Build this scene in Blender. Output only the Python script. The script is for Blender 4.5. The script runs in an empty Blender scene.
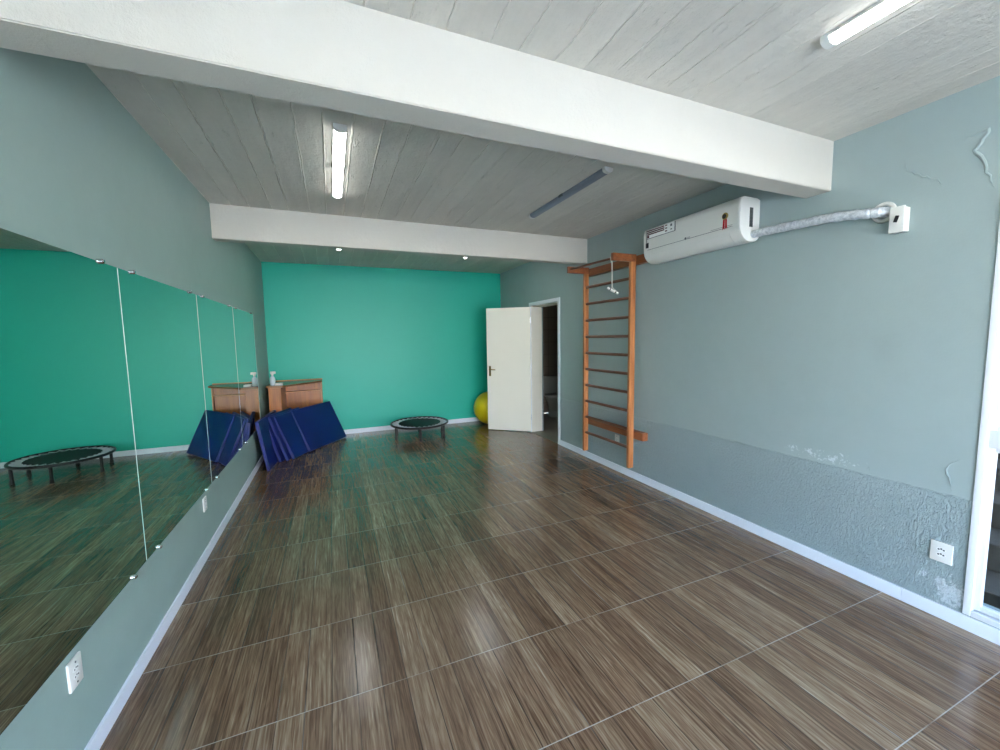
import bpy, bmesh, math, random
from mathutils import Vector, Matrix
random.seed(7)
C = bpy.context.scene.collection
XL, XR, YB, ZC = -0.922, 3.014, 7.142, 2.782      # left wall, right wall, far wall, ceiling
YR = -1.60                                         # wall behind the camera
EYE = Vector((0, 0, 1.57))

# ------------------------------------------------------------------ helpers
def lin(c):
    return tuple((v/255/12.92 if v/255 <= .04045 else ((v/255+.055)/1.055)**2.4) for v in c)

def mat(name, rgb=(200, 200, 200), rough=.5, metal=0., spec=.5, emit=None, coat=0., nodes=None):
    m = bpy.data.materials.new(name); m.use_nodes = True
    b = m.node_tree.nodes['Principled BSDF']
    b.inputs['Base Color'].default_value = (*lin(rgb), 1)
    b.inputs['Roughness'].default_value = rough
    b.inputs['Metallic'].default_value = metal
    b.inputs['Specular IOR Level'].default_value = spec
    b.inputs['Coat Weight'].default_value = coat
    if emit:
        b.inputs['Emission Color'].default_value = (*emit[0], 1)
        b.inputs['Emission Strength'].default_value = emit[1]
    if nodes: nodes(m.node_tree, b)
    return m

class G:
    """small node-graph writer"""
    def __init__(s, nt):
        s.nt = nt; s.pos = s.n('ShaderNodeNewGeometry').outputs['Position']
    def n(s, t, **k):
        o = s.nt.nodes.new(t)
        for a, v in k.items(): setattr(o, a, v)
        return o
    def link(s, a, b): s.nt.links.new(a, b)
    def put(s, sock, v):
        if hasattr(v, 'is_output') or isinstance(v, bpy.types.NodeSocket): s.link(v, sock)
        else: sock.default_value = v
    def m(s, op, a, b=None, c=None, clamp=False):
        o = s.n('ShaderNodeMath', operation=op); o.use_clamp = clamp
        s.put(o.inputs[0], a)
        if b is not None: s.put(o.inputs[1], b)
        if c is not None: s.put(o.inputs[2], c)
        return o.outputs[0]
    def xyz(s):
        o = s.n('ShaderNodeSeparateXYZ'); s.link(s.pos, o.inputs[0]); return o.outputs
    def vec(s, x, y, z):
        o = s.n('ShaderNodeCombineXYZ')
        for i, v in enumerate((x, y, z)): s.put(o.inputs[i], v)
        return o.outputs[0]
    def scaled(s, sx, sy, sz, src=None):
        o = s.n('ShaderNodeVectorMath', operation='MULTIPLY'); s.link(src or s.pos, o.inputs[0])
        o.inputs[1].default_value = (sx, sy, sz); return o.outputs[0]
    def noise(s, vec, scale=1, detail=4, rough=.55, dist=0.):
        o = s.n('ShaderNodeTexNoise'); s.link(vec, o.inputs['Vector'])
        o.inputs['Scale'].default_value = scale; o.inputs['Detail'].default_value = detail
        o.inputs['Roughness'].default_value = rough; o.inputs['Distortion'].default_value = dist
        return o.outputs['Fac']
    def white(s, vec):
        o = s.n('ShaderNodeTexWhiteNoise', noise_dimensions='3D'); s.link(vec, o.inputs['Vector']); return o.outputs['Value']
    def ramp(s, f, stops):
        o = s.n('ShaderNodeValToRGB'); e = o.color_ramp.elements
        while len(e) < len(stops): e.new(.5)
        for q, (p, c) in zip(e, stops): q.position = p; q.color = (*lin(c), 1)
        s.put(o.inputs[0], f); return o.outputs[0]
    def mix(s, f, a, b, mode='MIX'):
        o = s.n('ShaderNodeMix', data_type='RGBA', blend_type=mode)
        s.put(o.inputs[0], f)
        s.put(o.inputs[6], a if not isinstance(a, tuple) else (*lin(a), 1))
        s.put(o.inputs[7], b if not isinstance(b, tuple) else (*lin(b), 1))
        return o.outputs[2]
    def step(s, v, a, b):
        o = s.n('ShaderNodeMapRange'); s.put(o.inputs[0], v)
        o.inputs[1].default_value = a; o.inputs[2].default_value = b; return o.outputs[0]
    def bump(s, h, strength=.3, dist=.01, bsdf=None):
        o = s.n('ShaderNodeBump'); o.inputs['Strength'].default_value = strength
        o.inputs['Distance'].default_value = dist; s.put(o.inputs['Height'], h)
        if bsdf: s.link(o.outputs[0], bsdf.inputs['Normal'])
        return o.outputs[0]

# ---- mesh helpers (all written in room coordinates)
def bm_new(): return bmesh.new()

def box(bm, x0, x1, y0, y1, z0, z1, bev=0., seg=2, rot=None, piv=None):
    g = bmesh.ops.create_cube(bm, size=1)['verts']
    for v in g:
        v.co = Vector((x0+(v.co.x+.5)*(x1-x0), y0+(v.co.y+.5)*(y1-y0), z0+(v.co.z+.5)*(z1-z0)))
    if bev:
        es = list({e for v in g for e in v.link_edges})
        r = bmesh.ops.bevel(bm, geom=es, offset=bev, segments=seg, affect='EDGES', profile=.6)
        g = list({v for v in r['verts']} | {v for v in g if v.is_valid})
    if rot:
        bmesh.ops.rotate(bm, verts=g, cent=piv or (0, 0, 0), matrix=rot)
    return g

def cyl(bm, p, q, r, r2=None, seg=16, caps=True):
    p, q = Vector(p), Vector(q); d = q-p
    g = bmesh.ops.create_cone(bm, cap_ends=caps, segments=seg, radius1=r, radius2=r if r2 is None else r2, depth=d.length)['verts']
    M = Matrix.Translation((p+q)/2) @ d.to_track_quat('Z', 'Y').to_matrix().to_4x4()
    bmesh.ops.transform(bm, verts=g, matrix=M)
    return g

def tube(bm, pts, r, seg=12, close=False):
    pts = [Vector(p) for p in pts]; n = len(pts); rings = []
    rr = r if isinstance(r, (list, tuple)) else [r]*n
    up = None
    for i, p in enumerate(pts):
        a = pts[(i-1) % n] if (i or close) else p; b = pts[(i+1) % n] if (i < n-1 or close) else p
        t = (b-a).normalized()
        if up is None:
            up = Vector((0, 0, 1)) if abs(t.z) < .9 else Vector((1, 0, 0))
        s = t.cross(up).normalized(); u = s.cross(t).normalized(); up = u
        rings.append([bm.verts.new(p+rr[i]*(math.cos(k*2*math.pi/seg)*s+math.sin(k*2*math.pi/seg)*u)) for k in range(seg)])
    for i in range(n if close else n-1):
        A, B = rings[i], rings[(i+1) % n]
        for k in range(seg):
            bm.faces.new((A[k], A[(k+1) % seg], B[(k+1) % seg], B[k]))
    if not close:
        bm.faces.new(rings[0][::-1]); bm.faces.new(rings[-1])

def prism(bm, poly, z0, z1):
    a = [bm.verts.new((x, y, z0)) for x, y in poly]; b = [bm.verts.new((x, y, z1)) for x, y in poly]
    bm.faces.new(a[::-1]); bm.faces.new(b); n = len(poly)
    for i in range(n): bm.faces.new((a[i], a[(i+1) % n], b[(i+1) % n], b[i]))

def prism_y(bm, poly, y0, y1):          # poly in (x, z)
    a = [bm.verts.new((x, y0, z)) for x, z in poly]; b = [bm.verts.new((x, y1, z)) for x, z in poly]
    bm.faces.new(a); bm.faces.new(b[::-1]); n = len(poly)
    for i in range(n): bm.faces.new((a[(i+1) % n], a[i], b[i], b[(i+1) % n]))

def lathe(bm, prof, cx, cy, seg=40):
    rings = []
    for r, z in prof:
        rings.append([bm.verts.new((cx+r*math.cos(k*2*math.pi/seg), cy+r*math.sin(k*2*math.pi/seg), z)) for k in range(seg)] if r > 1e-5 else [bm.verts.new((cx, cy, z))])
    for A, B in zip(rings, rings[1:]):
        for k in range(seg):
            l = (k+1) % seg
            if len(A) == 1 and len(B) == 1: continue
            if len(A) == 1: bm.faces.new((A[0], B[l], B[k]))
            elif len(B) == 1: bm.faces.new((A[k], A[l], B[0]))
            else: bm.faces.new((A[k], A[l], B[l], B[k]))

def obj(name, bm, m, parent=None, smooth=False):
    base = Vector((0, 0, 0)); q = parent
    while q is not None: base += Vector(q.location); q = q.parent
    bmesh.ops.recalc_face_normals(bm, faces=bm.faces)
    if base.length: bmesh.ops.translate(bm, verts=bm.verts, vec=-base)
    me = bpy.data.meshes.new(name); bm.to_mesh(me); bm.free()
    if smooth:
        for p in me.polygons: p.use_smooth = True
        me.set_sharp_from_angle(angle=math.radians(35))
    o = bpy.data.objects.new(name, me); C.objects.link(o); o.data.materials.append(m)
    if parent: o.parent = parent
    return o

def thing(name, label, cat, loc, group=None, kind=None):
    o = bpy.data.objects.new(name, None); C.objects.link(o); o.location = loc; o.empty_display_size = .1
    if kind: o['kind'] = kind
    else:
        o['label'] = label; o['category'] = cat
    if group: o['group'] = group
    return o

def tag(o, label, cat, group=None):
    o['label'] = label; o['category'] = cat
    if group: o['group'] = group
    return o

def struct(name, bm, m, parent=None, smooth=False):
    o = obj(name, bm, m, parent, smooth)
    if parent is None: o['kind'] = 'structure'
    return o

def copy_tree(o, parent=None):
    c = o.copy(); C.objects.link(c); c.parent = parent
    for ch in list(o.children): copy_tree(ch, c)
    return c

# ------------------------------------------------------------------ materials
def floor_nodes(nt, b):
    g = G(nt); x, y, z = g.xyz()
    T = .535; PW = .107
    xs = g.m('SUBTRACT', x, .353-T*8); ys = g.m('SUBTRACT', y, .706-T*8)
    px = g.m('DIVIDE', xs, PW); ty = g.m('DIVIDE', ys, T); tx = g.m('DIVIDE', xs, T)
    ix = g.m('FLOOR', px); iy = g.m('FLOOR', ty)
    r1 = g.white(g.vec(ix, iy, 1.)); r2 = g.white(g.vec(ix, iy, 7.)); r3 = g.white(g.vec(ix, iy, 13.))
    # wood print: long wavy grain, offset for each plank
    gv = g.vec(g.m('ADD', g.m('MULTIPLY', x, 1.), g.m('MULTIPLY', r1, 37.)), g.m('ADD', g.m('MULTIPLY', y, 1.), g.m('MULTIPLY', r2, 51.)), r3)
    warp = g.noise(g.scaled(5, 1.5, 1, gv), 1, 3)
    gw = g.vec(g.m('ADD', g.m('MULTIPLY', g.xyz2(gv, 0), 46.), g.m('MULTIPLY', warp, 6.)), g.m('MULTIPLY', g.xyz2(gv, 1), 2.3), 0.)
    n1 = g.noise(gw, 1, 6, .62, .4)
    fine = g.noise(g.scaled(230, 9, 1, gv), 1, 3, .6)
    rings = g.noise(g.vec(g.m('MULTIPLY', g.xyz2(gv, 0), 16.), g.m('MULTIPLY', g.xyz2(gv, 1), 2.), 3.), 1, 2)
    rw = g.m('SINE', g.m('MULTIPLY', rings, 55.))
    streak = g.noise(g.scaled(120, 2.2, 1, gv), 1, 4, .6, .3)
    f = g.m('ADD', g.m('MULTIPLY', n1, .30), g.m('MULTIPLY', streak, .42)); f = g.m('ADD', f, g.m('MULTIPLY', fine, .22))
    f = g.m('ADD', f, g.m('MULTIPLY', rw, .016))
    f = g.m('ADD', f, g.m('MULTIPLY', g.m('SUBTRACT', g.m('ADD', g.m('MULTIPLY', r1, .5), g.m('MULTIPLY', g.white(g.vec(ix, 5., 3.)), .5)), .46), .16))
    col = g.ramp(f, [(.34, (68, 46, 30)), (.43, (98, 72, 52)), (.52, (128, 101, 77)), (.61, (156, 133, 107)), (.73, (204, 188, 166))])
    warm = g.mix(g.m('MULTIPLY', r2, .15), col, (116, 94, 74), 'MIX')
    # plank lines and grout
    fx = g.m('FRACT', px); dx = g.m('MULTIPLY', g.m('MINIMUM', fx, g.m('SUBTRACT', 1., fx)), PW)
    fy = g.m('FRACT', ty); dy = g.m('MULTIPLY', g.m('MINIMUM', fy, g.m('SUBTRACT', 1., fy)), T)
    ftx = g.m('FRACT', tx); dtx = g.m('MULTIPLY', g.m('MINIMUM', ftx, g.m('SUBTRACT', 1., ftx)), T)
    pl = g.m('MULTIPLY', g.m('SUBTRACT', 1., g.step(dx, .0012, .0032)), g.m('ADD', .55, g.m('MULTIPLY', r3, .4)))
    c1 = g.mix(pl, warm, (42, 32, 26))
    patchy = g.noise(g.scaled(2.2, 2.2, 1), 1, 3)
    gy = g.m('MULTIPLY', g.m('SUBTRACT', 1., g.step(dy, .0011, .0025)), g.step(patchy, .32, .5))
    gx = g.m('MULTIPLY', g.m('SUBTRACT', 1., g.step(dtx, .0008, .0020)), g.step(patchy, .50, .62))
    gr = g.m('MAXIMUM', g.m('MULTIPLY', gy, .9), g.m('MULTIPLY', gx, .8))
    c2 = g.mix(gr, c1, (178, 168, 156))
    g.link(c2, b.inputs['Base Color'])
    g.put(b.inputs['Roughness'], g.m('ADD', .17, g.m('MULTIPLY', fine, .10)))
    b.inputs['Coat Weight'].default_value = .25; b.inputs['Coat Roughness'].default_value = .15
    h = g.m('SUBTRACT', g.m('MULTIPLY', n1, .12), g.m('MAXIMUM', g.m('SUBTRACT', 1., g.step(dy, .001, .003)), g.m('MULTIPLY', pl, .8)))
    g.bump(h, .22, .004, b)
G.xyz2 = lambda s, v, i: (lambda o: (s.link(v, o.inputs[0]), o.outputs[i])[1])(s.n('ShaderNodeSeparateXYZ'))

def paint(rgb, var=.10, rough=.55, bump=.15, cloud=1.3):
    def f(nt, b):
        g = G(nt)
        n = g.noise(g.pos, cloud, 5, .6); n2 = g.noise(g.pos, 9, 4, .6)
        k = g.m('ADD', g.m('MULTIPLY', g.m('SUBTRACT', n, .5), var*2), g.m('MULTIPLY', g.m('SUBTRACT', n2, .5), var*.8))
        base = (*lin(rgb), 1)
        hsv = g.n('ShaderNodeHueSaturation'); hsv.inputs['Color'].default_value = base
        g.put(hsv.inputs['Value'], g.m('ADD', 1., k)); g.link(hsv.outputs[0], b.inputs['Base Color'])
        fine = g.noise(g.pos, 60, 4, .6)
        g.bump(g.m('ADD', g.m('MULTIPLY', n2, .7), g.m('MULTIPLY', fine, .3)), bump, .01, b)
    return f

def right_wall_nodes(nt, b):
    g = G(nt); x, y, z = g.xyz()
    n = g.noise(g.pos, 1.2, 5, .6); n2 = g.noise(g.pos, 8, 4, .6)
    edge = g.m('ADD', z, g.m('MULTIPLY', g.m('SUBTRACT', g.noise(g.pos, 30, 3), .5), .02))
    low = g.m('SUBTRACT', 1., g.step(edge, .683, .697))          # coarse stucco dado
    c = g.mix(low, (154, 169, 167), (150, 166, 166))
    k = g.m('ADD', g.m('MULTIPLY', g.m('SUBTRACT', n, .5), .16), g.m('MULTIPLY', g.m('SUBTRACT', n2, .5), .08))
    hsv = g.n('ShaderNodeHueSaturation'); g.link(c, hsv.inputs['Color']); g.put(hsv.inputs['Value'], g.m('ADD', 1., k))
    # flaked, lime-stained places
    def spot(cy, cz, ry, rz):
        a = g.m('DIVIDE', g.m('SUBTRACT', y, cy), ry); c_ = g.m('DIVIDE', g.m('SUBTRACT', z, cz), rz)
        return g.m('SUBTRACT', 1., g.m('SQRT', g.m('ADD', g.m('MULTIPLY', a, a), g.m('MULTIPLY', c_, c_))), clamp=True)
    s = g.m('MAXIMUM', spot(.965, .16, .10, .13), g.m('MAXIMUM', g.m('MULTIPLY', spot(1.62, .745, .32, .07), .55), g.m('MULTIPLY', spot(1.07, .21, .05, .04), .7)))
    fl = g.noise(g.pos, 38, 5, .65)
    fm = g.step(g.m('ADD', fl, g.m('MULTIPLY', s, .42)), .66, .76)
    fm = g.m('MULTIPLY', fm, g.step(s, .02, .2))
    c2 = g.mix(g.m('MULTIPLY', fm, .8), hsv.outputs[0], (205, 214, 216))
    g.link(c2, b.inputs['Base Color'])
    v = g.noise(g.scaled(1, 78, 34), 1, 4, .6, 1.2)
    vv = g.step(v, .42, .66)
    fine = g.noise(g.pos, 70, 4, .6)
    h = g.m('ADD', g.m('MULTIPLY', g.m('MULTIPLY', vv, low), .75), g.m('ADD', g.m('MULTIPLY', fine, .10), g.m('MULTIPLY', n2, .25)))
    h = g.m('ADD', h, g.m('MULTIPLY', low, .5))
    g.bump(h, .75, .009, b)

def concrete_nodes(rgb, boards=True, bump=.5, var=.10):
    def f(nt, b):
        g = G(nt); x, y, z = g.xyz()
        n = g.noise(g.pos, 1.1, 6, .65); n2 = g.noise(g.pos, 18, 6, .75); st = g.noise(g.scaled(14, 1.4, 1), 1, 5, .6)
        k = g.m('ADD', g.m('MULTIPLY', g.m('SUBTRACT', n, .5), var*2), g.m('MULTIPLY', g.m('SUBTRACT', n2, .5), var*.8))
        h = g.m('ADD', g.m('MULTIPLY', n2, .5), g.m('MULTIPLY', g.m('MULTIPLY', n, n2), 1.2))
        if boards:
            wob = g.m('ADD', g.m('MULTIPLY', g.m('SUBTRACT', g.noise(g.scaled(3, 5, 1), 1, 5, .7), .5), .026), g.m('MULTIPLY', g.m('SINE', g.m('MULTIPLY', x, 17.)), .012))
            bx = g.m('DIVIDE', g.m('ADD', g.m('SUBTRACT', x, -.765-.157*10), wob), .157)
            i = g.m('FLOOR', bx); fr = g.m('FRACT', bx)
            r = g.white(g.vec(i, 3., 0.)); r2 = g.white(g.vec(i, 9., 0.))
            d = g.m('MULTIPLY', g.m('MINIMUM', fr, g.m('SUBTRACT', 1., fr)), .157)
            brk = g.step(g.m('ADD', g.noise(g.vec(g.m('MULTIPLY', i, 3.1), g.m('MULTIPLY', y, 2.6), 0.), 1, 5, .7), g.m('SUBTRACT', .12, g.m('MULTIPLY', g.m('ABSOLUTE', x), .07))), .50, .60)
            ridge = g.m('MULTIPLY', g.m('MULTIPLY', g.m('SUBTRACT', 1., g.step(d, .0, .006)), brk), g.m('ADD', .35, g.m('MULTIPLY', r2, .65)))
            k = g.m('ADD', k, g.m('MULTIPLY', g.m('SUBTRACT', r, .5), .10))
            k = g.m('ADD', k, g.m('MULTIPLY', g.m('SUBTRACT', st, .5), .22))
            k = g.m('ADD', k, g.m('MULTIPLY', ridge, .42))  # highlight along the ridges, painted into the colour
            h = g.m('ADD', h, g.m('ADD', g.m('MULTIPLY', ridge, 1.5), g.m('ADD', g.m('MULTIPLY', r, .35), g.m('MULTIPLY', st, .7))))
            pit = g.step(g.noise(g.scaled(22, 6, 1), 1, 5, .7), .62, .72)
            k = g.m('SUBTRACT', k, g.m('MULTIPLY', pit, .07)); h = g.m('ADD', h, g.m('MULTIPLY', pit, .5))
        hsv = g.n('ShaderNodeHueSaturation'); hsv.inputs['Color'].default_value = (*lin(rgb), 1)
        g.put(hsv.inputs['Value'], g.m('ADD', 1., k)); g.link(hsv.outputs[0], b.inputs['Base Color'])
        g.bump(h, bump, .008, b)
    return f

def wood_nodes(dark, light, axis=2, sc=30.):
    def f(nt, b):
        g = G(nt); s = [sc, sc, sc]; s[axis] = sc*.07
        n = g.noise(g.scaled(*s), 1, 5, .6, .6); n2 = g.noise(g.scaled(*[q*4 for q in s]), 1, 3, .6)
        c = g.ramp(g.m('ADD', g.m('MULTIPLY', n, .75), g.m('MULTIPLY', n2, .25)), [(.32, dark), (.66, light)])
        g.link(c, b.inputs['Base Color']); g.bump(n2, .1, .002, b)
    return f

def tile_nodes(rgb, line, w, h):
    def f(nt, b):
        g = G(nt); x, y, z = g.xyz()
        hh = g.m('ADD', x, y)
        fx = g.m('FRACT', g.m('DIVIDE', g.m('ADD', hh, 20.), w)); fz = g.m('FRACT', g.m('DIVIDE', g.m('ADD', z, 20.03), h))
        d = g.m('MINIMUM', g.m('MULTIPLY', g.m('MINIMUM', fx, g.m('SUBTRACT', 1., fx)), w), g.m('MULTIPLY', g.m('MINIMUM', fz, g.m('SUBTRACT', 1., fz)), h))
        c = g.mix(g.m('SUBTRACT', 1., g.step(d, .001, .003)), rgb, line)
        g.link(c, b.inputs['Base Color'])
    return f

M = {}
M['floor'] = mat('wood_look_tile', rough=.2, spec=.5, nodes=floor_nodes)
M['wall'] = mat('grey_green_paint', rough=.5, nodes=paint((146, 168, 161), .11, bump=.12))
M['wall_right'] = mat('grey_green_paint_and_stucco', rough=.45, nodes=right_wall_nodes)
M['teal'] = mat('teal_paint', rough=.45, nodes=paint((24, 180, 156), .03, bump=.08))
M['ceiling'] = mat('board_marked_concrete', rough=.7, nodes=concrete_nodes((206, 200, 188), True, .9, .14))
M['beam'] = mat('whitewashed_beam', rough=.6, nodes=concrete_nodes((200, 194, 182), False, .5, .06))
M['white'] = mat('white_gloss_paint', (232, 236, 240), .35)
M['base'] = mat('white_baseboard_tile', (226, 231, 238), .3)
M['door'] = mat('cream_door_paint', (236, 232, 222), .4, nodes=paint((244, 238, 222), .02, bump=.04))
M['plastic'] = mat('white_plastic', (222, 221, 214), .35)
M['grey_plastic'] = mat('grey_plastic', (70, 78, 78), .45)
M['dark'] = mat('black_plastic', (18, 18, 20), .5)
M['chrome'] = mat('polished_chrome', (225, 225, 225), .12, 1.)
M['brass'] = mat('brass', (190, 160, 90), .25, 1.)
M['mirror'] = mat('silvered_glass', (206, 222, 214), .0, 1.)
M['mirror_edge'] = mat('bevelled_glass_edge', (214, 226, 220), .3)
M['ladder'] = mat('orange_varnished_wood', rough=.35, nodes=wood_nodes((150, 86, 48), (206, 136, 84), 2, 26))
M['ladder_h'] = mat('orange_varnished_wood_boards', rough=.35, nodes=wood_nodes((118, 64, 36), (166, 98, 58), 1, 26))
M['rung'] = mat('brown_wood_dowel', rough=.45, nodes=wood_nodes((92, 58, 42), (136, 92, 68), 1, 30))
M['desk'] = mat('brown_wood_veneer', rough=.35, nodes=wood_nodes((136, 74, 22), (182, 108, 38), 2, 14))
M['desk_dark'] = mat('dark_brown_wood_veneer', rough=.4, nodes=wood_nodes((104, 62, 32), (140, 88, 48), 0, 14))
M['desk_top'] = mat('brown_desk_top', rough=.22, nodes=wood_nodes((112, 74, 40), (148, 102, 60), 0, 10))
M['desk_edge'] = mat('light_wood_edge_band', (196, 138, 84), .4)
def vinyl(rgb):
    def f(nt, b):
        g = G(nt); b.inputs['Base Color'].default_value = (*lin(rgb), 1)
        g.bump(g.m('ADD', g.noise(g.pos, 5, 3), g.m('MULTIPLY', g.noise(g.pos, 160, 2), .06)), .3, .02, b)
    return f
M['vinyl'] = mat('navy_blue_vinyl', (8, 30, 112), .45, nodes=vinyl((5, 24, 96)))
M['vinyl_edge'] = mat('blue_vinyl_piping_and_lit_side', (46, 52, 112), .4)  # paler blue: front piping, and light painted on the mats' sides
M['ball'] = mat('yellow_rubber', (214, 192, 18), .38)
M['black_metal'] = mat('black_enamel_tube', (16, 18, 20), .35)
M['net'] = mat('black_woven_mat', (14, 20, 22), .7)
M['spring'] = mat('white_bungee_cord', (190, 188, 192), .5)
M['tube_on'] = mat('lit_tube', (255, 255, 255), .4, emit=((.95, .99, 1.), 10.))
M['tube_off'] = mat('unlit_tube_diffuser', (118, 126, 138), .35)
M['foil'] = mat('silver_tape_wrap', (214, 218, 222), .4, .25, nodes=None)
def foil_nodes(nt, b):
    g = G(nt); n = g.noise(g.pos, 55, 5, .65); n2 = g.noise(g.scaled(1, 3, 1), 14, 3)
    g.link(g.ramp(n, [(.3, (176, 182, 188)), (.6, (228, 231, 234))]), b.inputs['Base Color'])
    g.bump(g.m('ADD', n, n2), .45, .008, b)
foil_nodes(M['foil'].node_tree, M['foil'].node_tree.nodes['Principled BSDF'])
M['rope'] = mat('white_cord', (214, 212, 200), .8)
M['red'] = mat('dark_red_print', (84, 16, 30), .5)
M['ribbon'] = mat('red_ribbon_print', (188, 20, 38), .5)
M['gold'] = mat('gold_print', (150, 128, 60), .4)
M['paper'] = mat('white_paper', (236, 236, 232), .6)
M['print_grey'] = mat('grey_print', (96, 98, 100), .5)
M['bottle'] = mat('translucent_white_plastic', (196, 206, 212), .25)
M['bath_tile'] = mat('brown_bathroom_tile', rough=.3, nodes=tile_nodes((160, 144, 128), (96, 84, 74), .32, .25))
M['bath_floor'] = mat('beige_bathroom_floor', (150, 142, 130), .3)
M['ceramic'] = mat('white_ceramic', (214, 210, 200), .15)
M['glass'] = mat('window_glass', (240, 245, 248), .0)
b = M['glass'].node_tree.nodes['Principled BSDF']; b.inputs['Transmission Weight'].default_value = 1.; b.inputs['IOR'].default_value = 1.02
M['stone'] = mat('weathered_concrete_step', rough=.85, nodes=concrete_nodes((74, 69, 60), False, .8, .3))
M['ground'] = mat('outdoor_paving', rough=.9, nodes=concrete_nodes((188, 180, 168), False, .4, .15))

# ------------------------------------------------------------------ the room
bm = bm_new(); box(bm, XL-.2, XR, YR-.2, YB+.2, -.12, 0); struct('floor', bm, M['floor'])
bm = bm_new(); box(bm, XL-.2, XR+.25, YR-.2, YB+.2, ZC, ZC+.15)
def seam(x, y0, y1, r):                   # mortar that squeezed out between the shuttering boards
    n = max(4, int((y1-y0)/.035)); w = 0.; P = []; R = []
    for i in range(n+1):
        w = w*.8+random.uniform(-.002, .002)
        P.append((x+w, y0+(y1-y0)*i/n, ZC)); R.append(max(.0006, r*random.uniform(.35, 1.25)*min(1, i/2+.1, (n-i)/2+.1)))
    tube(bm, P, R, 6)
for k in range(24):
    x = -.765+.157*k
    if x > XR-.05: break
    y = 1.82; strong = x < .75
    while y < 4.3:
        L_ = random.uniform(.5, 1.6) if strong else random.uniform(.15, .7)
        seam(x, y, min(y+L_, 4.32), random.uniform(.0028, .0050) if strong else random.uniform(.0015, .0032))
        y += L_+(random.uniform(.03, .25) if strong else random.uniform(.2, .9))
    y = random.uniform(-.3, 1.2)
    while y < 1.5:
        L_ = random.uniform(.1, .5); seam(x+.01, y, min(y+L_, 1.63), random.uniform(.0015, .0036)); y += L_+random.uniform(.15, .8)
    y = 4.5
    while y < 7.0:
        L_ = random.uniform(.4, 1.2); seam(x, y, min(y+L_, 7.1), .003); y += L_+random.uniform(.1, .5)
struct('ceiling', bm, M['ceiling'])
bm = bm_new(); box(bm, XL-.2, XL, YR-.2, YB+.2, 0, ZC); struct('wall_left', bm, M['wall'])
bm = bm_new(); box(bm, XL, XR+.25, YB, YB+.2, 0, ZC); struct('wall_back', bm, M['teal'])

# right wall with the door hole and the glazed door hole
DY0, DY1, DZ = 5.03, 5.88, 2.075          # clear door opening
WY0, WY1, WZ0, WZ1 = -1.05, .912, .085, 2.30
WX = XR+.22
bm = bm_new()
box(bm, XR, WX, WY1, DY0, 0, ZC); box(bm, XR, WX, DY0, DY1, DZ, ZC); box(bm, XR, WX, DY1, YB, 0, ZC)
box(bm, XR, WX, WY0, WY1, 0, WZ0-.005); box(bm, XR, WX, WY0, WY1, WZ1, ZC); box(bm, XR, WX, YR-.2, WY0, 0, ZC)
def wpt(u, v):   # point of the right wall seen at a pixel of the photograph
    yaw, pitch, roll, f = .395, -.092, -.0159, 401.87
    fw = Vector((math.sin(yaw)*math.cos(pitch), math.cos(yaw)*math.cos(pitch), math.sin(pitch)))
    r = Vector((math.cos(yaw), -math.sin(yaw), 0)); u_ = r.cross(fw); c, s = math.cos(roll), math.sin(roll)
    R_, U_ = c*r+s*u_, -s*r+c*u_
    d = R_*((u-500)/f)+U_*((375-v)/f)+fw
    return EYE+d*((XR-EYE.x)/d.x)
def blister(pts, r=.0035):               # raised edges of blistered paint
    P = [wpt(*p) for p in pts]; Q = []
    for a, b_ in zip(P, P[1:]):
        for k in range(4): Q.append(a.lerp(b_, k/4)+Vector((.001, random.uniform(-.006, .006), random.uniform(-.006, .006))))
    Q.append(P[-1]); n = len(Q)
    tube(bm, Q, [max(.0008, r*math.sin(math.pi*(i+.3)/(n-.4))) for i in range(n)], 8)
blister([(905, 155), (906, 172), (924, 176), (938, 180), (944, 188)], .006)
blister([(953, 143), (968, 138), (990, 129), (976, 149), (985, 163), (990, 180), (997, 190)], .009)
blister([(966, 456), (946, 467), (950, 480), (952, 492)], .005)
blister([(866, 472), (868, 467), (872, 474)], .003)
struct('wall_right', bm, M['wall_right'])

# wall behind the camera: a wide glazed opening
RX0, RX1, RZ0, RZ1 = -.80, 2.90, .12, 2.42
bm = bm_new()
box(bm, XL, RX0, YR-.2, YR, 0, ZC); box(bm, RX1, XR, YR-.2, YR, 0, ZC)
box(bm, RX0, RX1, YR-.2, YR, 0, RZ0); box(bm, RX0, RX1, YR-.2, YR, RZ1, ZC); struct('wall_front', bm, M['wall'])

# baseboards
BH = .075; BT = .012
bm = bm_new()
y = YR
while y < YB-.02:
    y2 = min(y+.535 if y > YR else .706-.535*4, YB-BT); box(bm, XL, XL+BT, y, y2-.0012, 0, BH, .0015, 1); y = y2
struct('baseboard_left', bm, M['base'])
bm = bm_new()
x = XL+BT
while x < XR-BT-.02:
    x2 = min(x+.535, XR-BT); box(bm, x, x2-.0012, YB-BT, YB, 0, BH, .0015, 1); x = x2
struct('baseboard_back', bm, M['base'])
bm = bm_new()
cuts = [YR, WY0, -.2, .45, 1.155, 2.22, 3.29, 4.36, DY0-.055]
for a, c_ in zip(cuts, cuts[1:]): box(bm, XR-BT, XR, a, c_-.0015, 0, BH+.002, .0015, 1)
box(bm, XR-BT, XR, DY1+.06, YB-BT, 0, BH, .0015, 1)
struct('baseboard_right', bm, M['base'])

# beams
def beam(name, y0, y1, z0):
    bm = bm_new(); g = box(bm, XL, XR, y0, y1, z0, ZC)
    es = [e for e in bm.edges if all(abs(v.co.z-z0) < 1e-5 for v in e.verts) and abs(e.verts[0].co.x-e.verts[1].co.x) > 1]
    bmesh.ops.bevel(bm, geom=es, offset=.004, segments=2, affect='EDGES')
    struct(name, bm, M['beam'], smooth=True)
beam('trim_1', 1.647, 1.801, 2.478)
beam('trim_2', 4.325, 4.455, 2.485)
beam('trim_3', YR, YR+.14, 2.48)

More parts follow.
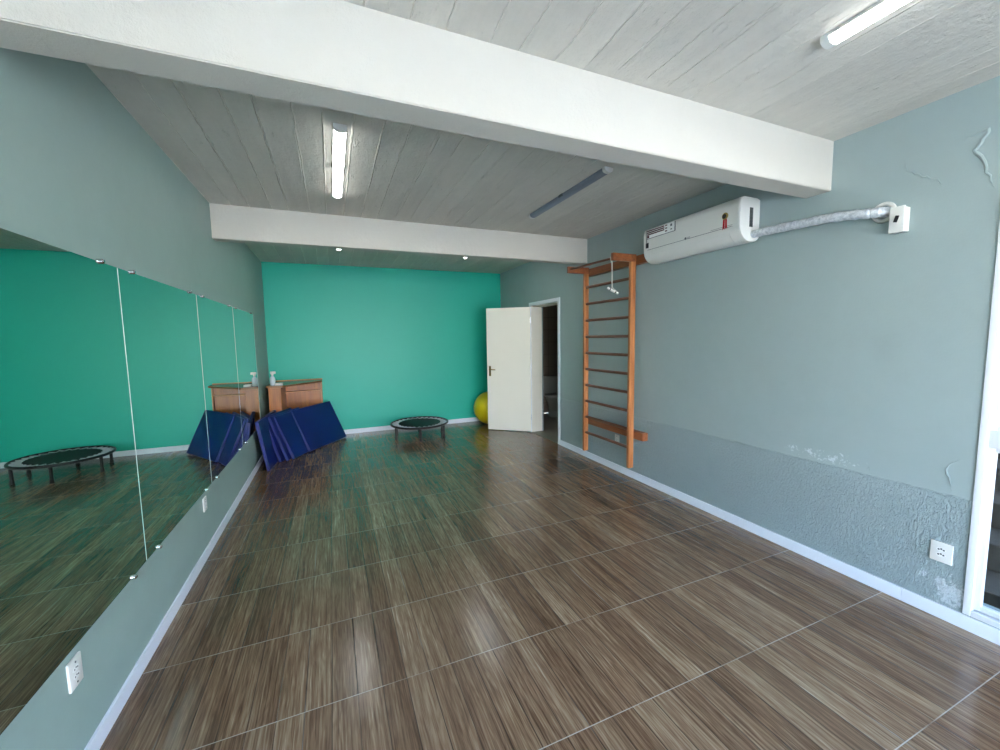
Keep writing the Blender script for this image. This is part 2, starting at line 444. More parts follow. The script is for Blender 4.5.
# ------------------------------------------------------------------ glazed door on the right (window_1) and rear window
def frame_rect(bm, ax, a0, a1, z0, z1, w, t0, t1, bev=.004):
    """rectangular frame; ax 'x' lies in a plane of constant x"""
    def bx(p0, p1, q0, q1):
        if ax == 'x': box(bm, t0, t1, p0, p1, q0, q1, bev, 2)
        else: box(bm, p0, p1, t0, t1, q0, q1, bev, 2)
    bx(a0, a0+w, z0, z1); bx(a1-w, a1, z0, z1); bx(a0+w, a1-w, z0, z0+w); bx(a0+w, a1-w, z1-w, z1)
w = thing('window_1', '', '', (XR+.03, 0, 0), kind='structure')
bm = bm_new(); frame_rect(bm, 'x', WY0, WY1, WZ0-.003, WZ1, .032, XR-.008, XR+.05); box(bm, XR-.004, XR+.046, WY0+.02, WY1-.012, .985, 1.075, .004)
obj('window_frame', bm, M['white'], w, True)
for z0, z1, n in ((WZ0+.04, .99, 'lower'), (1.07, WZ1-.04, 'upper')):
    bm = bm_new(); frame_rect(bm, 'x', WY0+.03, WY1-.03, z0-.002, z1, .028, XR+.004, XR+.036); s = obj('sash', bm, M['white'], w, True)
    bm = bm_new(); box(bm, XR+.018, XR+.022, WY0+.056, WY1-.056, z0+.024, z1-.026); obj('window_pane', bm, M['glass'], s)
w = thing('window_2', '', '', (1.1, YR-.1, 0), kind='structure')
bm = bm_new(); frame_rect(bm, 'y', RX0, RX1, RZ0, RZ1, .05, YR-.13, YR-.05)
for k in (1, 2, 3): box(bm, RX0+(RX1-RX0)*k/4-.03, RX0+(RX1-RX0)*k/4+.03, YR-.12, YR-.06, RZ0+.05, RZ1-.05, .004)
obj('window_frame', bm, M['white'], w, True)
for k in range(4):
    q0 = RX0+(RX1-RX0)*k/4+.03; q1 = RX0+(RX1-RX0)*(k+1)/4-.03
    bm = bm_new(); box(bm, q0, q1, YR-.092, YR-.088, RZ0+.05, RZ1-.05); obj('window_pane', bm, M['glass'], w)

# ------------------------------------------------------------------ door_1: frame, open leaf
d = thing('door_1', '', '', (XR, DY1, 0), kind='structure')
bm = bm_new()
box(bm, XR-.012, XR+.03, DY0-.055, DY0, 0, DZ+.055, .004); box(bm, XR-.012, XR+.03, DY1, DY1+.055, 0, DZ+.055, .004)
box(bm, XR-.012, XR+.03, DY0, DY1, DZ, DZ+.055, .004)
obj('door_frame', bm, M['white'], d, True)
bm = bm_new()
box(bm, XR+.028, WX+.01, DY0-.002, DY0+.012, 0, DZ+.01); box(bm, XR+.0, WX-.03, DY1-.012, DY1+.002, 0, DZ+.01); box(bm, XR+.028, WX+.01, DY0, DY1, DZ-.012, DZ+.004)
obj('door_lining', bm, M['door'], d)
bm = bm_new(); box(bm, XR-.004, WX+.01, DY0, DY1, -.004, .004); obj('threshold', bm, M['bath_floor'], d)
hx, hy, ang, LL = 2.99, 5.868, math.radians(40), .752
dirv = Vector((-math.cos(ang), math.sin(ang), 0)); nrm = Vector((-math.sin(ang), -math.cos(ang), 0))  # nrm faces the camera
def leafbox(bm, a0, a1, n0, n1, z0, z1, bev=0., seg=2):
    g = box(bm, a0, a1, n0, n1, z0, z1, bev, seg)
    Mx = Matrix(((dirv.x, nrm.x, 0, hx), (dirv.y, nrm.y, 0, hy), (0, 0, 1, 0), (0, 0, 0, 1)))
    bmesh.ops.transform(bm, verts=list({v for v in g}), matrix=Mx)
def LP(a, n, z): return Vector((hx, hy, 0))+dirv*a+nrm*n+Vector((0, 0, z))
bm = bm_new(); leafbox(bm, 0, LL, -.035, 0, .012, 2.062, .002, 1); leaf = obj('door_leaf', bm, M['door'], d)
bm = bm_new(); leafbox(bm, LL-.068, LL-.034, 0, .004, .93, 1.10, .0015, 1)
leafbox(bm, LL-.058, LL-.044, .003, .006, .955, .975); obj('lock_plate', bm, M['brass'], leaf)
bm = bm_new(); tube(bm, [LP(LL-.051, .0, 1.045), LP(LL-.051, .045, 1.045), LP(LL-.075, .05, 1.043), LP(LL-.16, .05, 1.040)], [.009, .008, .009, .0075], 12)
obj('door_handle', bm, M['brass'], leaf, True)
for zz in (.25, 1.05, 1.85):
    bm = bm_new(); cyl(bm, (XR-.018, DY1-.004, zz-.045), (XR-.018, DY1-.004, zz+.045), .006, seg=10); obj('hinge', bm, M['chrome'], d)

# dim bathroom beyond the door
BX0, BX1, BY0, BY1 = WX, 5.2, 4.6, 7.25
bm = bm_new()
box(bm, BX0, BX1, BY1, BY1+.1, 0, 2.6); box(bm, BX1, BX1+.1, BY0, BY1+.1, 0, 2.6); box(bm, BX0, BX1, BY0-.1, BY0, 0, 2.6)
struct('wall_bathroom', bm, M['bath_tile'])
bm = bm_new(); box(bm, WX, BX1, BY0, BY1, -.1, -.002); struct('floor_bathroom', bm, M['bath_floor'])
bm = bm_new(); box(bm, BX0, BX1+.1, BY0-.1, BY1+.1, 2.6, 2.7); struct('ceiling_bathroom', bm, M['beam'])
TX, TY = 4.02, 6.95
t = thing('toilet', 'white ceramic toilet seen dimly through the narrow bathroom door gap', 'toilet', (TX, TY, 0))
bm = bm_new(); box(bm, TX-.19, TX+.19, TY+.10, TY+.285, .40, .78, .025, 3); obj('cistern', bm, M['ceramic'], t, True)
bm = bm_new()
sect = [(.0, .10, .13), (.12, .09, .12), (.25, .13, .19), (.36, .18, .25), (.40, .185, .26)]
rings = []
for z_, rx, ry in sect: rings.append([bm.verts.new((TX+rx*math.cos(a*math.pi/14), TY-.12+ry*math.sin(a*math.pi/14)+(.0 if z_ > .2 else .06), z_)) for a in range(28)])
for A, B in zip(rings, rings[1:]):
    for k in range(28): bm.faces.new((A[k], A[(k+1) % 28], B[(k+1) % 28], B[k]))
bm.faces.new(rings[0][::-1]); bm.faces.new(rings[-1]); obj('bowl', bm, M['ceramic'], t, True)
bm = bm_new(); prof = [(TX+.19*math.cos(a*math.pi/14), TY-.12+.265*math.sin(a*math.pi/14)) for a in range(28)]; prism(bm, prof, .402, .43); obj('toilet_lid', bm, M['plastic'], t)

# ------------------------------------------------------------------ wall mirror: a row of panels
MZ0, MZ1 = .484, 1.927
labels = ['large frameless mirror panel nearest the camera, reflecting the small trampoline',
          'second mirror panel from the camera, reflecting mostly bare green wall and floor',
          'third mirror panel from the camera, reflecting the widest blue mat and the desk',
          'farthest and narrowest-looking mirror panel, reflecting the spray bottle and mats']
seams = [1.27, 2.47, 3.67, 4.87, 6.04]
def clip(bm, y_, z_):
    cyl(bm, (XL+.0, y_, z_), (XL+.020, y_, z_), .011, seg=18); cyl(bm, (XL+.020, y_, z_), (XL+.026, y_, z_), .011, .006, seg=18)
for i, (y0, y1) in enumerate(zip(seams, seams[1:])):
    t = thing('mirror_panel', labels[i], 'mirror', (XL, (y0+y1)/2, MZ0), 'frameless mirror panels on the left wall')
    bm = bm_new(); box(bm, XL+.003, XL+.012, y0+.003, y1-.003, MZ0, MZ1); obj('mirror_glass', bm, M['mirror'], t)
    bm = bm_new(); box(bm, XL+.004, XL+.0127, y1-.0036, y1+.001, MZ0+.002, MZ1-.002)
    obj('edge_strip', bm, M['mirror_edge'], t)
    for yy in ((y0+.15, y1-.15)):
        for z_, o_ in ((MZ0, -.003), (MZ1, .003)):
            bm = bm_new(); clip(bm, yy, z_+o_); obj('mirror_clip', bm, M['chrome'], t, True)

# ------------------------------------------------------------------ ceiling tube lights
def tube_light(x, y0, y1, on, label, group):
    t = thing('tube_light', label, 'ceiling light', (x, (y0+y1)/2, ZC), group)
    bm = bm_new(); box(bm, x-.036, x+.036, y0+.004, y1-.004, ZC-.016, ZC, .004, 2); obj('light_housing', bm, M['plastic' if on else 'tube_off'], t, True)
    bm = bm_new()
    prof = [(x+.034*math.cos(a), ZC-.016+.020*math.sin(a)) for a in [math.pi+k*math.pi/12 for k in range(13)]]
    prism_y(bm, prof, y0+.03, y1-.03); obj('diffuser', bm, M['tube_on' if on else 'tube_off'], t, True)
    prof2 = [(x+.037*math.cos(a), ZC-.016+.022*math.sin(a)) for a in [math.pi+k*math.pi/12 for k in range(13)]]+[(x+.037, ZC-.001), (x-.037, ZC-.001)]
    for a, c_ in ((y0, y0+.03), (y1-.03, y1)):
        bm = bm_new(); prism_y(bm, prof2, a, c_); obj('end_cap', bm, M['plastic'], t, True)
    for s in (-1, 1):
        bm = bm_new(); box(bm, x+s*.036-.004, x+s*.036+.004, (y0+y1)/2-.03, (y0+y1)/2+.03, ZC-.020, ZC, .001, 1); obj('mounting_clip', bm, M['grey_plastic'], t)
gl = 'surface-mounted tube lights'
tube_light(.106, 2.53, 3.72, True, 'lit white tube light on the ceiling at left, between the two beams', gl)
tube_light(1.905, 2.47, 3.68, False, 'unlit grey tube light on the ceiling between the two beams', gl)
tube_light(1.955, -.10, 1.12, True, 'lit white tube light cut by the top edge of the photo, nearest the camera', gl)
tube_light(.150, 4.58, 5.80, True, 'far tube light whose tip shows below the far beam, left of the two', gl)
tube_light(1.880, 4.60, 5.80, True, 'far tube light whose tip shows below the far beam, right of the two', gl)

# ------------------------------------------------------------------ air conditioner
AY0, AY1, AX, AZ0, AZ1 = 2.115, 3.10, 2.805, 2.258, 2.578
def ac_prof(off=0., zs=0):
    # (x, z) outline of the body: flat front, rounded underside
    P = [(XR, AZ1-.012), (XR-.03, AZ1), (AX+.05, AZ1), (AX+.022, AZ1-.006), (AX+.006, AZ1-.022), (AX, AZ1-.05), (AX, AZ0+.115)]
    for k in range(1, 9):
        a = math.pi+k*(math.pi/2)/8*.98
        P.append((AX+.115+.115*math.cos(a), AZ0+.115+.115*math.sin(a)))
    P += [(XR-.03, AZ0+.006), (XR, AZ0+.03)]
    return P
t = thing('air_conditioner', 'white split air conditioner high on the right wall with stickers', 'air conditioner', (XR, (AY0+AY1)/2, AZ0))
bm = bm_new(); prism_y(bm, ac_prof(), AY0+.022, AY1-.022); body = obj('casing', bm, M['plastic'], t, True)
for a, c_, n in ((AY0, AY0+.022, 'n'), (AY1-.022, AY1, 'f')):
    bm = bm_new(); P = ac_prof(); cx = sum(p[0] for p in P)/len(P); cz = sum(p[1] for p in P)/len(P)
    if n == 'n':
        A = [bm.verts.new((cx+(px_-cx)*(.985 if px_ < XR-.001 else 1), a, cz+(pz-cz)*.985)) for px_, pz in P]; 
        mid = [bm.verts.new((px_-.003 if px_ < XR-.001 else px_, a+.008, pz)) for px_, pz in P]
        B = [bm.verts.new((px_-.003 if px_ < XR-.001 else px_, c_, pz)) for px_, pz in P]
        m_ = len(P); bm.faces.new(A); bm.faces.new(B[::-1])
        for U, V in ((A, mid), (mid, B)):
            for i in range(m_): bm.faces.new((U[(i+1) % m_], U[i], V[i], V[(i+1) % m_]))
    else: prism_y(bm, P, a, c_)
    obj('end_cover', bm, M['plastic'], t, True)
bm = bm_new(); box(bm, AX+.100, AX+.136, AY0-.0015, AY0+.004, AZ0+.105, AZ0+.245)
gr = obj('side_grille', bm, M['grey_plastic'], t)
for k in range(6):
    bm = bm_new(); zz = AZ0+.112+k*.0235; box(bm, AX+.102, AX+.134, AY0-.003, AY0, zz, zz+.004); obj('slat', bm, M['grey_plastic'], gr)
bm = bm_new(); box(bm, AX-.0008, AX+.002, AY0+.06, AY1-.05, AZ0+.1145, AZ0+.1175); box(bm, AX-.0008, AX+.002, AY0+.06, AY0+.25, AZ0+.126, AZ0+.1282)
obj('front_seam', bm, M['grey_plastic'], t)
# air flap on the rounded underside
bm = bm_new(); fl = []
for k in range(2, 8):
    a = math.pi+k*(math.pi/2)/8; fl.append((AX+.115+.1175*math.cos(a), AZ0+.115+.1175*math.sin(a)))
fl2 = [(AX+.115+(p[0]-AX-.115)*.96, AZ0+.115+(p[1]-AZ0-.115)*.96) for p in fl][::-1]
prism_y(bm, fl+fl2, AY0+.09, AY1-.07); obj('air_flap', bm, M['plastic'], t, True)
bm = bm_new(); box(bm, AX-.0015, AX+.001, AY1-.063, AY1-.028, AZ0+.135, AZ0+.182); obj('display_window', bm, M['dark'], t)
# energy sticker
SX = AX-.0018
bm = bm_new(); box(bm, SX, AX+.001, 2.72, 3.065, 2.478, 2.556); st = obj('energy_sticker', bm, M['paper'], t)
bm = bm_new(); 
for k in range(3): box(bm, SX-.0006, SX+.0004, 2.845, 3.055, 2.540-k*.016, 2.551-k*.016)
box(bm, SX-.0006, SX+.0004, 3.03, 3.055, 2.482, 2.505)
for k in range(3): box(bm, SX-.0006, SX+.0004, 2.81, 2.835, 2.540-k*.024, 2.550-k*.024)
obj('print', bm, M['red'], st)
bm = bm_new(); box(bm, SX-.0006, SX+.0004, 2.716, 2.727, 2.474, 2.556); box(bm, SX-.0006, SX+.0004, 2.72, 3.065, 2.473, 2.478)
box(bm, SX-.0006, SX+.0004, 2.755, 2.775, 2.525, 2.545); box(bm, SX-.0006, SX+.0004, 2.755, 2.772, 2.495, 2.505); box(bm, SX-.0006, SX+.0004, 3.058, 3.065, 2.43, 2.556)
obj('print_lines', bm, M['print_grey'], st)
# award ribbon sticker
bm = bm_new(); cyl(bm, (AX-.0022, 2.238, 2.463), (AX+.001, 2.238, 2.463), .026, seg=24); rb = obj('award_sticker', bm, M['gold'], t)
bm = bm_new(); cyl(bm, (AX-.0030, 2.244, 2.463), (AX-.001, 2.244, 2.463), .017, seg=20); obj('rosette_centre', bm, M['dark'], rb)
bm = bm_new()
for s in (-1, 1):
    v = [bm.verts.new((x_, 2.238+yy, zz)) for x_ in (AX-.0018, AX+.0005) for yy, zz in ((s*.002, 2.442), (s*.016, 2.438), (s*.019, 2.365), (s*.011, 2.378), (s*.004, 2.365))]
    bm.faces.new(v[:5]); bm.faces.new(v[5:][::-1])
    for i in range(5): bm.faces.new((v[(i+1) % 5], v[i], v[5+i], v[5+(i+1) % 5]))
obj('ribbon_tails', bm, M['ribbon'], rb)
# maker's mark: a ring and two letters
cu = bpy.data.curves.new('lettering', 'FONT'); cu.body = 'LG'; cu.size = .026; cu.extrude = .0005
me_o = bpy.data.objects.new('tmp', cu); C.objects.link(me_o)
dg = bpy.context.evaluated_depsgraph_get(); me = bpy.data.meshes.new_from_object(me_o.evaluated_get(dg)); C.objects.unlink(me_o); bpy.data.objects.remove(me_o)
me.transform(Matrix(((0, 0, -1, AX-.0012-XR), (-1, 0, 0, 2.590-(AY0+AY1)/2), (0, 1, 0, 2.372-AZ0), (0, 0, 0, 1))))
me.name = 'lettering'; lo = bpy.data.objects.new('lettering', me); C.objects.link(lo); lo.data.materials.append(M['print_grey']); lo.parent = t
bm = bm_new(); cyl(bm, (AX-.0015, 2.607, 2.381), (AX+.001, 2.607, 2.381), .010, seg=20); obj('emblem', bm, M['print_grey'], t)

# insulated pipe from the unit to the hole in the wall, and the ring cover
pp = [(2.945, AY0-.004, 2.312), (2.945, 2.06, 2.311), (2.945, 1.95, 2.307), (2.943, 1.80, 2.300), (2.944, 1.65, 2.294), (2.946, 1.50, 2.278), (2.950, 1.42, 2.264), (2.962, 1.37, 2.259), (2.990, 1.345, 2.258), (XR, 1.34, 2.258)]
Q = []
for a, c_ in zip(pp, pp[1:]):
    for k in range(5): Q.append(Vector(a).lerp(Vector(c_), k/5))
Q.append(Vector(pp[-1]))
bm = bm_new(); tube(bm, Q, [.028*(1+.06*math.sin(i*1.7)+.04*math.sin(i*3.1)) for i in range(len(Q))], 16)
tag(obj('insulated_pipe', bm, M['foil'], None, True), 'silver tape-wrapped pipe running from the air conditioner to the wall hole', 'pipe')
bm = bm_new(); Rg = [(XR-.006, 1.362+.047*math.cos(a*math.pi/16), 2.262+.047*math.sin(a*math.pi/16)) for a in range(32)]; tube(bm, Rg, .012, 10, True)
tag(obj('pipe_collar', bm, M['plastic'], None, True), 'white ring collar around the pipe hole in the wall', 'collar')
t = thing('isolator_box', 'small white electrical box on the right wall beside the pipe hole', 'electrical box', (XR, 1.275, 2.125))
bm = bm_new(); box(bm, 2.955, XR, 1.247, 1.306, 2.127, 2.260, .004, 2); obj('box_housing', bm, M['plastic'], t, True)
bm = bm_new(); box(bm, 2.944, 2.957, 1.243, 1.309, 2.122, 2.264, .004, 2); cv = obj('front_cover', bm, M['plastic'], t, True)
bm = bm_new(); box(bm, 2.938, 2.9445, 1.268, 1.284, 2.178, 2.214, .001, 1, Matrix.Rotation(.25, 3, 'X'), (2.94, 1.276, 2.196)); obj('rocker_switch', bm, M['dark'], cv)

# ------------------------------------------------------------------ wall bars
t = thing('wall_bars', 'orange wooden wall bars ladder with overhead pull-up bar on the right wall', 'wall bars', (XR, 3.8, 0))
PN0, PN1, PF0, PF1 = 3.362, 3.400, 4.190, 4.226
PX0, PX1 = 2.883, 2.945
for a, c_, zb in ((PN0, PN1, .15), (PF0, PF1, .13)):
    bm = bm_new(); box(bm, PX0, PX1, a, c_, zb, 2.332, .004, 2); obj('post', bm, M['ladder'], t, True)
for k in range(10):
    z_ = .367+.2*k
    bm = bm_new(); cyl(bm, (2.914, PN1-.01, z_), (2.914, PF0+.01, z_), .0165, seg=16); obj('rung', bm, M['rung'], t, True)
bm = bm_new(); box(bm, PX1-.002, XR, 3.225, 4.24, .470, .552, .004, 2); obj('bottom_wall_board', bm, M['ladder_h'], t, True)
bm = bm_new(); box(bm, PX1+.002, XR, 3.20, 4.26, 2.306, 2.392, .004, 2); obj('top_wall_board', bm, M['ladder_h'], t, True)
for a, c_ in ((PN0-.002, PN1-.002), (PF0, PF1)):
    bm = bm_new(); box(bm, 2.652, PX1+.001, a, c_, 2.330, 2.406, .005, 2); obj('cantilever_arm', bm, M['ladder_h'], t, True)
bm = bm_new(); cyl(bm, (2.688, PN0+.01, 2.362), (2.688, PF1-.01, 2.372), .0125, seg=14); obj('pull_up_bar', bm, M['rung'], t, True)

t = thing('pull_handle', 'small white exercise handle hanging on a cord from the pull-up bar', 'handle', (2.69, 3.43, 2.05))
bm = bm_new(); tube(bm, [(2.706, 3.43, 2.348), (2.707, 3.43, 2.372), (2.69, 3.43, 2.383), (2.672, 3.43, 2.372), (2.676, 3.43, 2.345), (2.692, 3.43, 2.325), (2.694, 3.43, 2.20), (2.695, 3.43, 2.06)], .0055, 8)
tube(bm, [(2.695, 3.43, 2.07), (2.68, 3.435, 2.055), (2.668, 3.44, 2.05)], .004, 8); tube(bm, [(2.695, 3.43, 2.07), (2.715, 3.42, 2.05), (2.735, 3.41, 2.03)], .004, 8)
obj('cord', bm, M['rope'], t, True)
bm = bm_new(); cyl(bm, (2.650, 3.448, 2.066), (2.752, 3.405, 2.006), .0125, seg=14); obj('grip', bm, M['plastic'], t, True)
for a in (.22, .72):
    P0 = Vector((2.650, 3.448, 2.066)).lerp(Vector((2.752, 3.405, 2.006)), a); P1 = Vector((2.650, 3.448, 2.066)).lerp(Vector((2.752, 3.405, 2.006)), a+.08)
    bm = bm_new(); cyl(bm, P0, P1, .0135, seg=14); obj('grip_band', bm, M['dark'], t, True)

# ------------------------------------------------------------------ outlets
def outlet(side, y_, z_, wy, hz, label, kind, group='wall power outlets'):
    s = 1 if side == 'L' else -1; X = XL if side == 'L' else XR
    t = thing('power_outlet', label, 'power outlet', (X, y_, z_), group)
    def bx(bm, d0, d1, a0, a1, b0, b1, bev=0.):
        xs = sorted((X+s*d0, X+s*d1)); box(bm, xs[0], xs[1], y_+a0, y_+a1, z_+b0, z_+b1, bev, 2)
    bm = bm_new(); bx(bm, 0, .009, -wy/2, wy/2, -hz/2, hz/2, .004); obj('cover_plate', bm, M['plastic'], t, True)
    def holes(cz, r=.0026, sp=.0095):
        bm = bm_new()
        for dy, dz in ((-sp, 0), (0, .004), (sp, 0)): cyl(bm, (X+s*.007, y_+dy, z_+cz+dz), (X+s*.0098, y_+dy, z_+cz+dz), r, seg=10)
        obj('pin_holes', bm, M['dark'], t)
    def recess(cz):
        bm = bm_new(); pts = [(.021*math.cos(a), .013*math.sin(a)) for a in [k*math.pi/3 for k in range(6)]]
        v = [bm.verts.new((X+s*q, y_+a, z_+cz+b_)) for q in (.0085, .0094) for a, b_ in pts]
        bm.faces.new(v[:6]); bm.faces.new(v[6:][::-1])
        for i in range(6): bm.faces.new((v[(i+1) % 6], v[i], v[6+i], v[6+(i+1) % 6]))
        obj('socket', bm, M['paper'], t)
    if kind == 2:
        for cz in (.014, -.014): recess(cz); holes(cz, .003)
    elif kind == 3:
        for cz in (.014, -.014): recess(cz); holes(cz, .0045, .010)
    else: recess(0); holes(0)
    if kind != 3:
        for cz in (hz/2-.016, -hz/2+.016):
            bm = bm_new(); cyl(bm, (X+s*.008, y_, z_+cz), (X+s*.0105, y_, z_+cz), .0035, seg=12); obj('screw', bm, M['grey_plastic'], t)
outlet('L', 1.850, .388, .078, .108, 'white power outlet low on the left wall, nearest the camera, bottom left', 2)
outlet('L', 3.483, .388, .078, .100, 'white power outlet low on the left wall below the mirror, the farther one', 2)
outlet('R', 1.008, .370, .088, .112, 'square white power outlet on rough stucco beside the white window frame', 3)
outlet('R', 3.71, .388, .075, .085, 'tiny white power outlet behind the bottom rungs of the wall bars', 2)

# ------------------------------------------------------------------ mini trampoline
cx, cy, R_, zt = 1.275, 6.52, .452, .205
t = thing('mini_trampoline', 'small round black mini trampoline standing before the green wall', 'trampoline', (cx, cy, 0))
def circ(r, z, n=48, ph=0.): return [(cx+r*math.cos(k*2*math.pi/n+ph), cy+r*math.sin(k*2*math.pi/n+ph), z) for k in range(n)]
bm = bm_new(); tube(bm, circ(R_, zt), .017, 10, True); obj('frame_ring', bm, M['black_metal'], t, True)
bm = bm_new(); lathe(bm, [(0, zt+.002), (.2, zt+.003), (.335, zt+.004), (.338, zt+.001), (.335, zt-.002), (0, zt-.004)], cx, cy, 48); obj('jumping_mat', bm, M['net'], t, True)
NS = 30
bm = bm_new()
pts = []
for k in range(NS*2):
    r = .342 if k % 2 else .430
    a = k*math.pi/NS; pts.append((cx+r*math.cos(a), cy+r*math.sin(a), zt+.004))
tube(bm, pts, .0058, 8, True); obj('bungee_cord', bm, M['spring'], t, True)
for k in range(6):
    a = math.radians(20+60*k); lx, ly = cx+(R_-.02)*math.cos(a), cy+(R_-.02)*math.sin(a)
    bm = bm_new(); cyl(bm, (lx, ly, .03), (lx, ly, zt-.01), .017, seg=14); lg = obj('leg', bm, M['black_metal'], t, True)
    bm = bm_new(); cyl(bm, (lx, ly, 0), (lx, ly, .045), .023, .020, seg=14); obj('rubber_foot', bm, M['dark'], lg, True)

# ------------------------------------------------------------------ ball in the corner
bm = bm_new(); bmesh.ops.create_uvsphere(bm, u_segments=48, v_segments=32, radius=.305)
bmesh.ops.scale(bm, verts=bm.verts, vec=(1.02, 1.02, .985)); bmesh.ops.translate(bm, verts=bm.verts, vec=(2.63, 6.78, .301))
bl = obj('exercise_ball', bm, M['ball'], None, True); tag(bl, 'big yellow exercise ball in the corner behind the open door', 'ball')

# ------------------------------------------------------------------ desk
DT = .95; DYB = 7.115
t = thing('desk', 'brown wooden desk with slanted front in the far left corner', 'desk', (-.5, 6.9, 0))
bm = bm_new(); prism(bm, [(-.868, DYB), (-.868, 6.385), (-.655, 6.365), (-.165, 6.865), (-.165, DYB)], DT-.026, DT)
obj('desk_top', bm, M['desk_top'], t)
bm = bm_new(); box(bm, -.850, -.690, 6.405, 7.09, 0, DT-.026, .003, 1); pd = obj('pedestal', bm, M['desk'], t)
bm = bm_new(); box(bm, -.846, -.694, 6.398, 6.405, .60, DT-.05, .002, 1); obj('drawer_front', bm, M['desk'], pd)
bm = bm_new(); box(bm, -.846, -.694, 6.398, 6.405, .05, .594, .002, 1); obj('cupboard_door', bm, M['desk'], pd)
bm = bm_new(); box(bm, -.192, -.172, 6.98, 7.10, 0, DT-.026, .002, 1); sp = obj('side_panel', bm, M['desk_edge'], t)
bm = bm_new(); box(bm, -.690, -.192, 7.03, 7.05, .12, .775, .0, 1); obj('modesty_panel', bm, M['desk'], t)
bm = bm_new(); box(bm, -.690, -.192, 7.00, 7.02, .80, DT-.026); obj('apron_panel', bm, M['desk'], t)
bm = bm_new(); prism(bm, [(-.69, 7.03), (-.69, 6.88), (-.32, 6.985), (-.192, 6.985), (-.192, 7.03)], .780, .798); obj('shelf', bm, M['desk_edge'], t)
bm = bm_new(); box(bm, -.868, -.165, DYB-.012, DYB, DT, DT+.012); obj('back_ledge', bm, M['desk_edge'], t)

# things on the desk
t = thing('spray_bottle', 'translucent white spray bottle standing on the desk by the wall', 'bottle', (-.80, 6.52, DT))
bm = bm_new(); lathe(bm, [(0, DT), (.032, DT), (.036, DT+.01), (.036, DT+.09), (.028, DT+.115), (.013, DT+.13), (.013, DT+.145), (0, DT+.145)], -.80, 6.52, 24); obj('bottle_body', bm, M['bottle'], t, True)
bm = bm_new(); cyl(bm, (-.80, 6.52, DT+.14), (-.80, 6.52, DT+.165), .016, seg=16); box(bm, -.825, -.755, 6.508, 6.532, DT+.160, DT+.195, .007, 2); obj('spray_head', bm, M['plastic'], t, True)
bm = bm_new(); box(bm, -.765, -.672, 6.44, 6.54, DT+.001, DT+.027, .004, 2)
tag(obj('tissue_box', bm, M['paper'], None, True), 'flat white paper box on the front corner of the desk', 'box')

# ------------------------------------------------------------------ blue mats leaning in the corner
def gym_mat(BL, th, ph, L, H, T, label):
    """BL: bottom left corner of the front face; th: heading of its foot from the y axis; ph: lean"""
    e = Vector((math.sin(th), math.cos(th), 0)); back = Vector((-math.cos(th), math.sin(th), 0))
    up = back*math.sin(ph)+Vector((0, 0, math.cos(ph))); n = back*math.cos(ph)-Vector((0, 0, math.sin(ph)))   # n: into the mat
    o = Vector((BL[0], BL[1], T*math.sin(ph)))
    MX = Matrix((( e.x, n.x, up.x, o.x), (e.y, n.y, up.y, o.y), (e.z, n.z, up.z, o.z), (0, 0, 0, 1)))
    t = thing('gym_mat', label, 'gym mat', (BL[0], BL[1], 0), 'blue gym mats leaning in the corner')
    def place(bm):
        bmesh.ops.transform(bm, verts=bm.verts, matrix=MX); return bm
    bm = bm_new(); box(bm, 0, L, 0, T, 0, H, .010, 3); place(bm); obj('mat_body', bm, M['vinyl'], t, True)
    bm = bm_new(); box(bm, -.0025, .004, .008, T-.008, .01, H-.01, .002, 1); place(bm); obj('lit_side_strip', bm, M['vinyl_edge'], t)  # light on the mat's left side, painted as a paler strip
    bm = bm_new()
    P = [(.004, 0, .004), (L-.004, 0, .004), (L-.004, 0, H-.004), (.004, 0, H-.004)]
    tube(bm, [Vector(p) for a, c_ in zip(P, P[1:]+P[:1]) for p in [tuple(a[i]+(c_[i]-a[i])*k/6 for i in range(3)) for k in range(6)]], .0035, 6, True); place(bm)
    obj('piping', bm, M['vinyl_edge'] , t, True)
    return t
gym_mat((-.764, 5.475), .10, .155, .88, .62, .036, 'blue gym mat standing nearest the camera, against the left wall')
gym_mat((-.675, 5.805), .34, .29, .74, .62, .036, 'second blue gym mat from the left wall, showing as a thin strip')
gym_mat((-.595, 5.835), .40, .35, .76, .62, .036, 'third blue gym mat from the left wall, showing as a thin strip')
gym_mat((-.525, 5.875), .46, .41, .80, .62, .036, 'fourth blue gym mat from the left, partly behind the wide front mat')
gym_mat((-.345, 6.165), .62, .45, .86, .64, .042, 'widest-showing blue gym mat, rightmost and in front of the desk')

# ------------------------------------------------------------------ outside the glazed door
def steps():
    bm = bm_new()
    for k in range(6):
        x0 = 3.42+.32*k
        box(bm, x0, 6.3, -2.2, 2.6, -.1+.17*k, .07+.17*k, .012, 2)
    return bm
o = struct('outdoor_steps', steps(), M['stone'], smooth=False)
bm = bm_new(); box(bm, 6.3, 6.6, -3, 3.5, -.1, 2.9); struct('unseen_shade_wall', bm, M['stone'])  # unseen wall, added to help darken the view through the glass
bm = bm_new(); box(bm, WX, 6.6, -3, 3.5, 2.75, 2.9); struct('unseen_shade_slab', bm, M['stone'])  # unseen slab, added to keep skylight off the steps
bm = bm_new(); box(bm, -14, 16, -26, 12, -.40, -.14); struct('ground', bm, M['ground'])

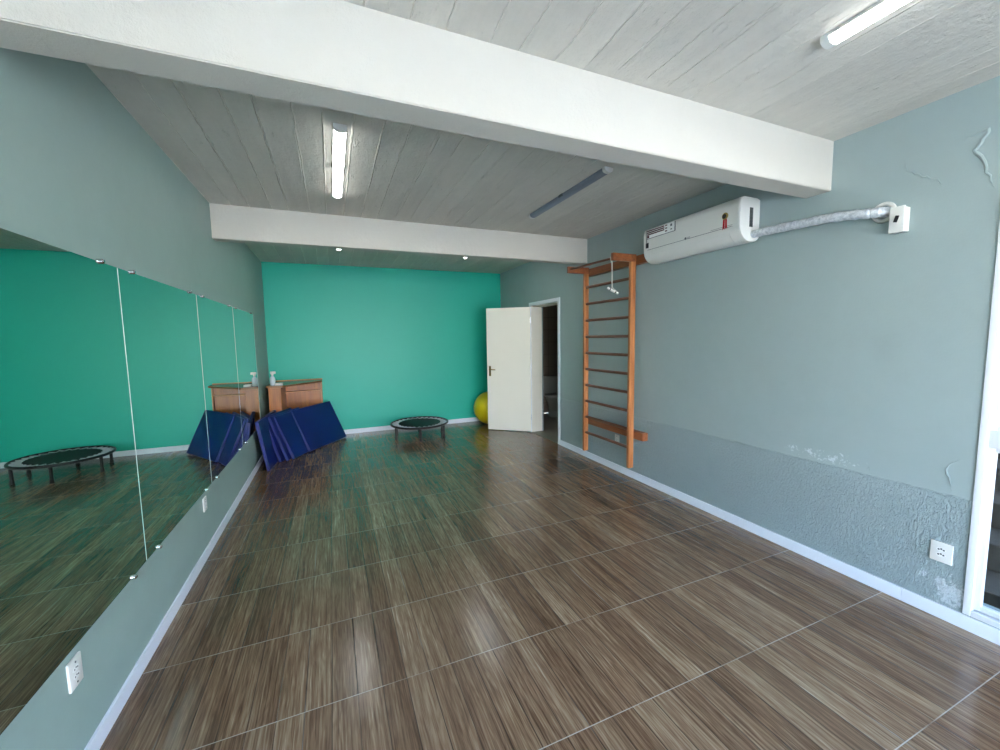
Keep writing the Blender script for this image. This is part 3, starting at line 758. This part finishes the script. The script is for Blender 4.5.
# ------------------------------------------------------------------ light
W = bpy.data.worlds.new('sky'); bpy.context.scene.world = W; W.use_nodes = True; nt = W.node_tree
bg = nt.nodes['Background']; tc = nt.nodes.new('ShaderNodeTexCoord'); sp_ = nt.nodes.new('ShaderNodeSeparateXYZ'); nt.links.new(tc.outputs['Generated'], sp_.inputs[0])
cr = nt.nodes.new('ShaderNodeValToRGB'); e = cr.color_ramp.elements
e[0].position = 0.; e[0].color = (1., .95, .88, 1); e[1].position = .42; e[1].color = (.46, .70, 1.12, 1)
nt.links.new(sp_.outputs[2], cr.inputs[0]); nt.links.new(cr.outputs[0], bg.inputs[0]); bg.inputs[1].default_value = 10.0
sun = bpy.data.lights.new('sun', 'SUN'); sun.energy = 23; sun.color = (1., .90, .78); sun.angle = .01; so = bpy.data.objects.new('sun', sun); C.objects.link(so)
so.rotation_euler = (math.radians(-32), math.radians(8), 0)
def portal(name, loc, rot, sx, sy):
    L = bpy.data.lights.new(name, 'AREA'); L.shape = 'RECTANGLE'; L.size = sx; L.size_y = sy; L.cycles.is_portal = True
    o = bpy.data.objects.new(name, L); C.objects.link(o); o.location = loc; o.rotation_euler = rot
portal('daylight_portal_rear', ((RX0+RX1)/2, YR-.15, (RZ0+RZ1)/2), (math.radians(90), 0, 0), RX1-RX0, RZ1-RZ0)
portal('daylight_portal_side', (XR+.15, (WY0+WY1)/2, (WZ0+WZ1)/2), (0, math.radians(90), 0), WZ1-WZ0, WY1-WY0)

# ------------------------------------------------------------------ camera
cam = bpy.data.cameras.new('camera'); co = bpy.data.objects.new('camera', cam); C.objects.link(co)
cam.sensor_fit = 'HORIZONTAL'; cam.sensor_width = 36; cam.lens = 401.87/1000*36; cam.clip_start = .02
yaw, pitch, roll = .395, -.092, -.0159
fw = Vector((math.sin(yaw)*math.cos(pitch), math.cos(yaw)*math.cos(pitch), math.sin(pitch)))
r = Vector((math.cos(yaw), -math.sin(yaw), 0)); u = r.cross(fw); c, s = math.cos(roll), math.sin(roll)
Rr, Uu = c*r+s*u, -s*r+c*u
mw = Matrix(((Rr.x, Uu.x, -fw.x, EYE.x), (Rr.y, Uu.y, -fw.y, EYE.y), (Rr.z, Uu.z, -fw.z, EYE.z), (0, 0, 0, 1)))
co.matrix_world = mw
bpy.context.scene.camera = co
vs = bpy.context.scene.view_settings
vs.view_transform = 'Standard'; vs.look = 'None'; vs.gamma = 1; vs.use_curve_mapping = False; vs.exposure = .92
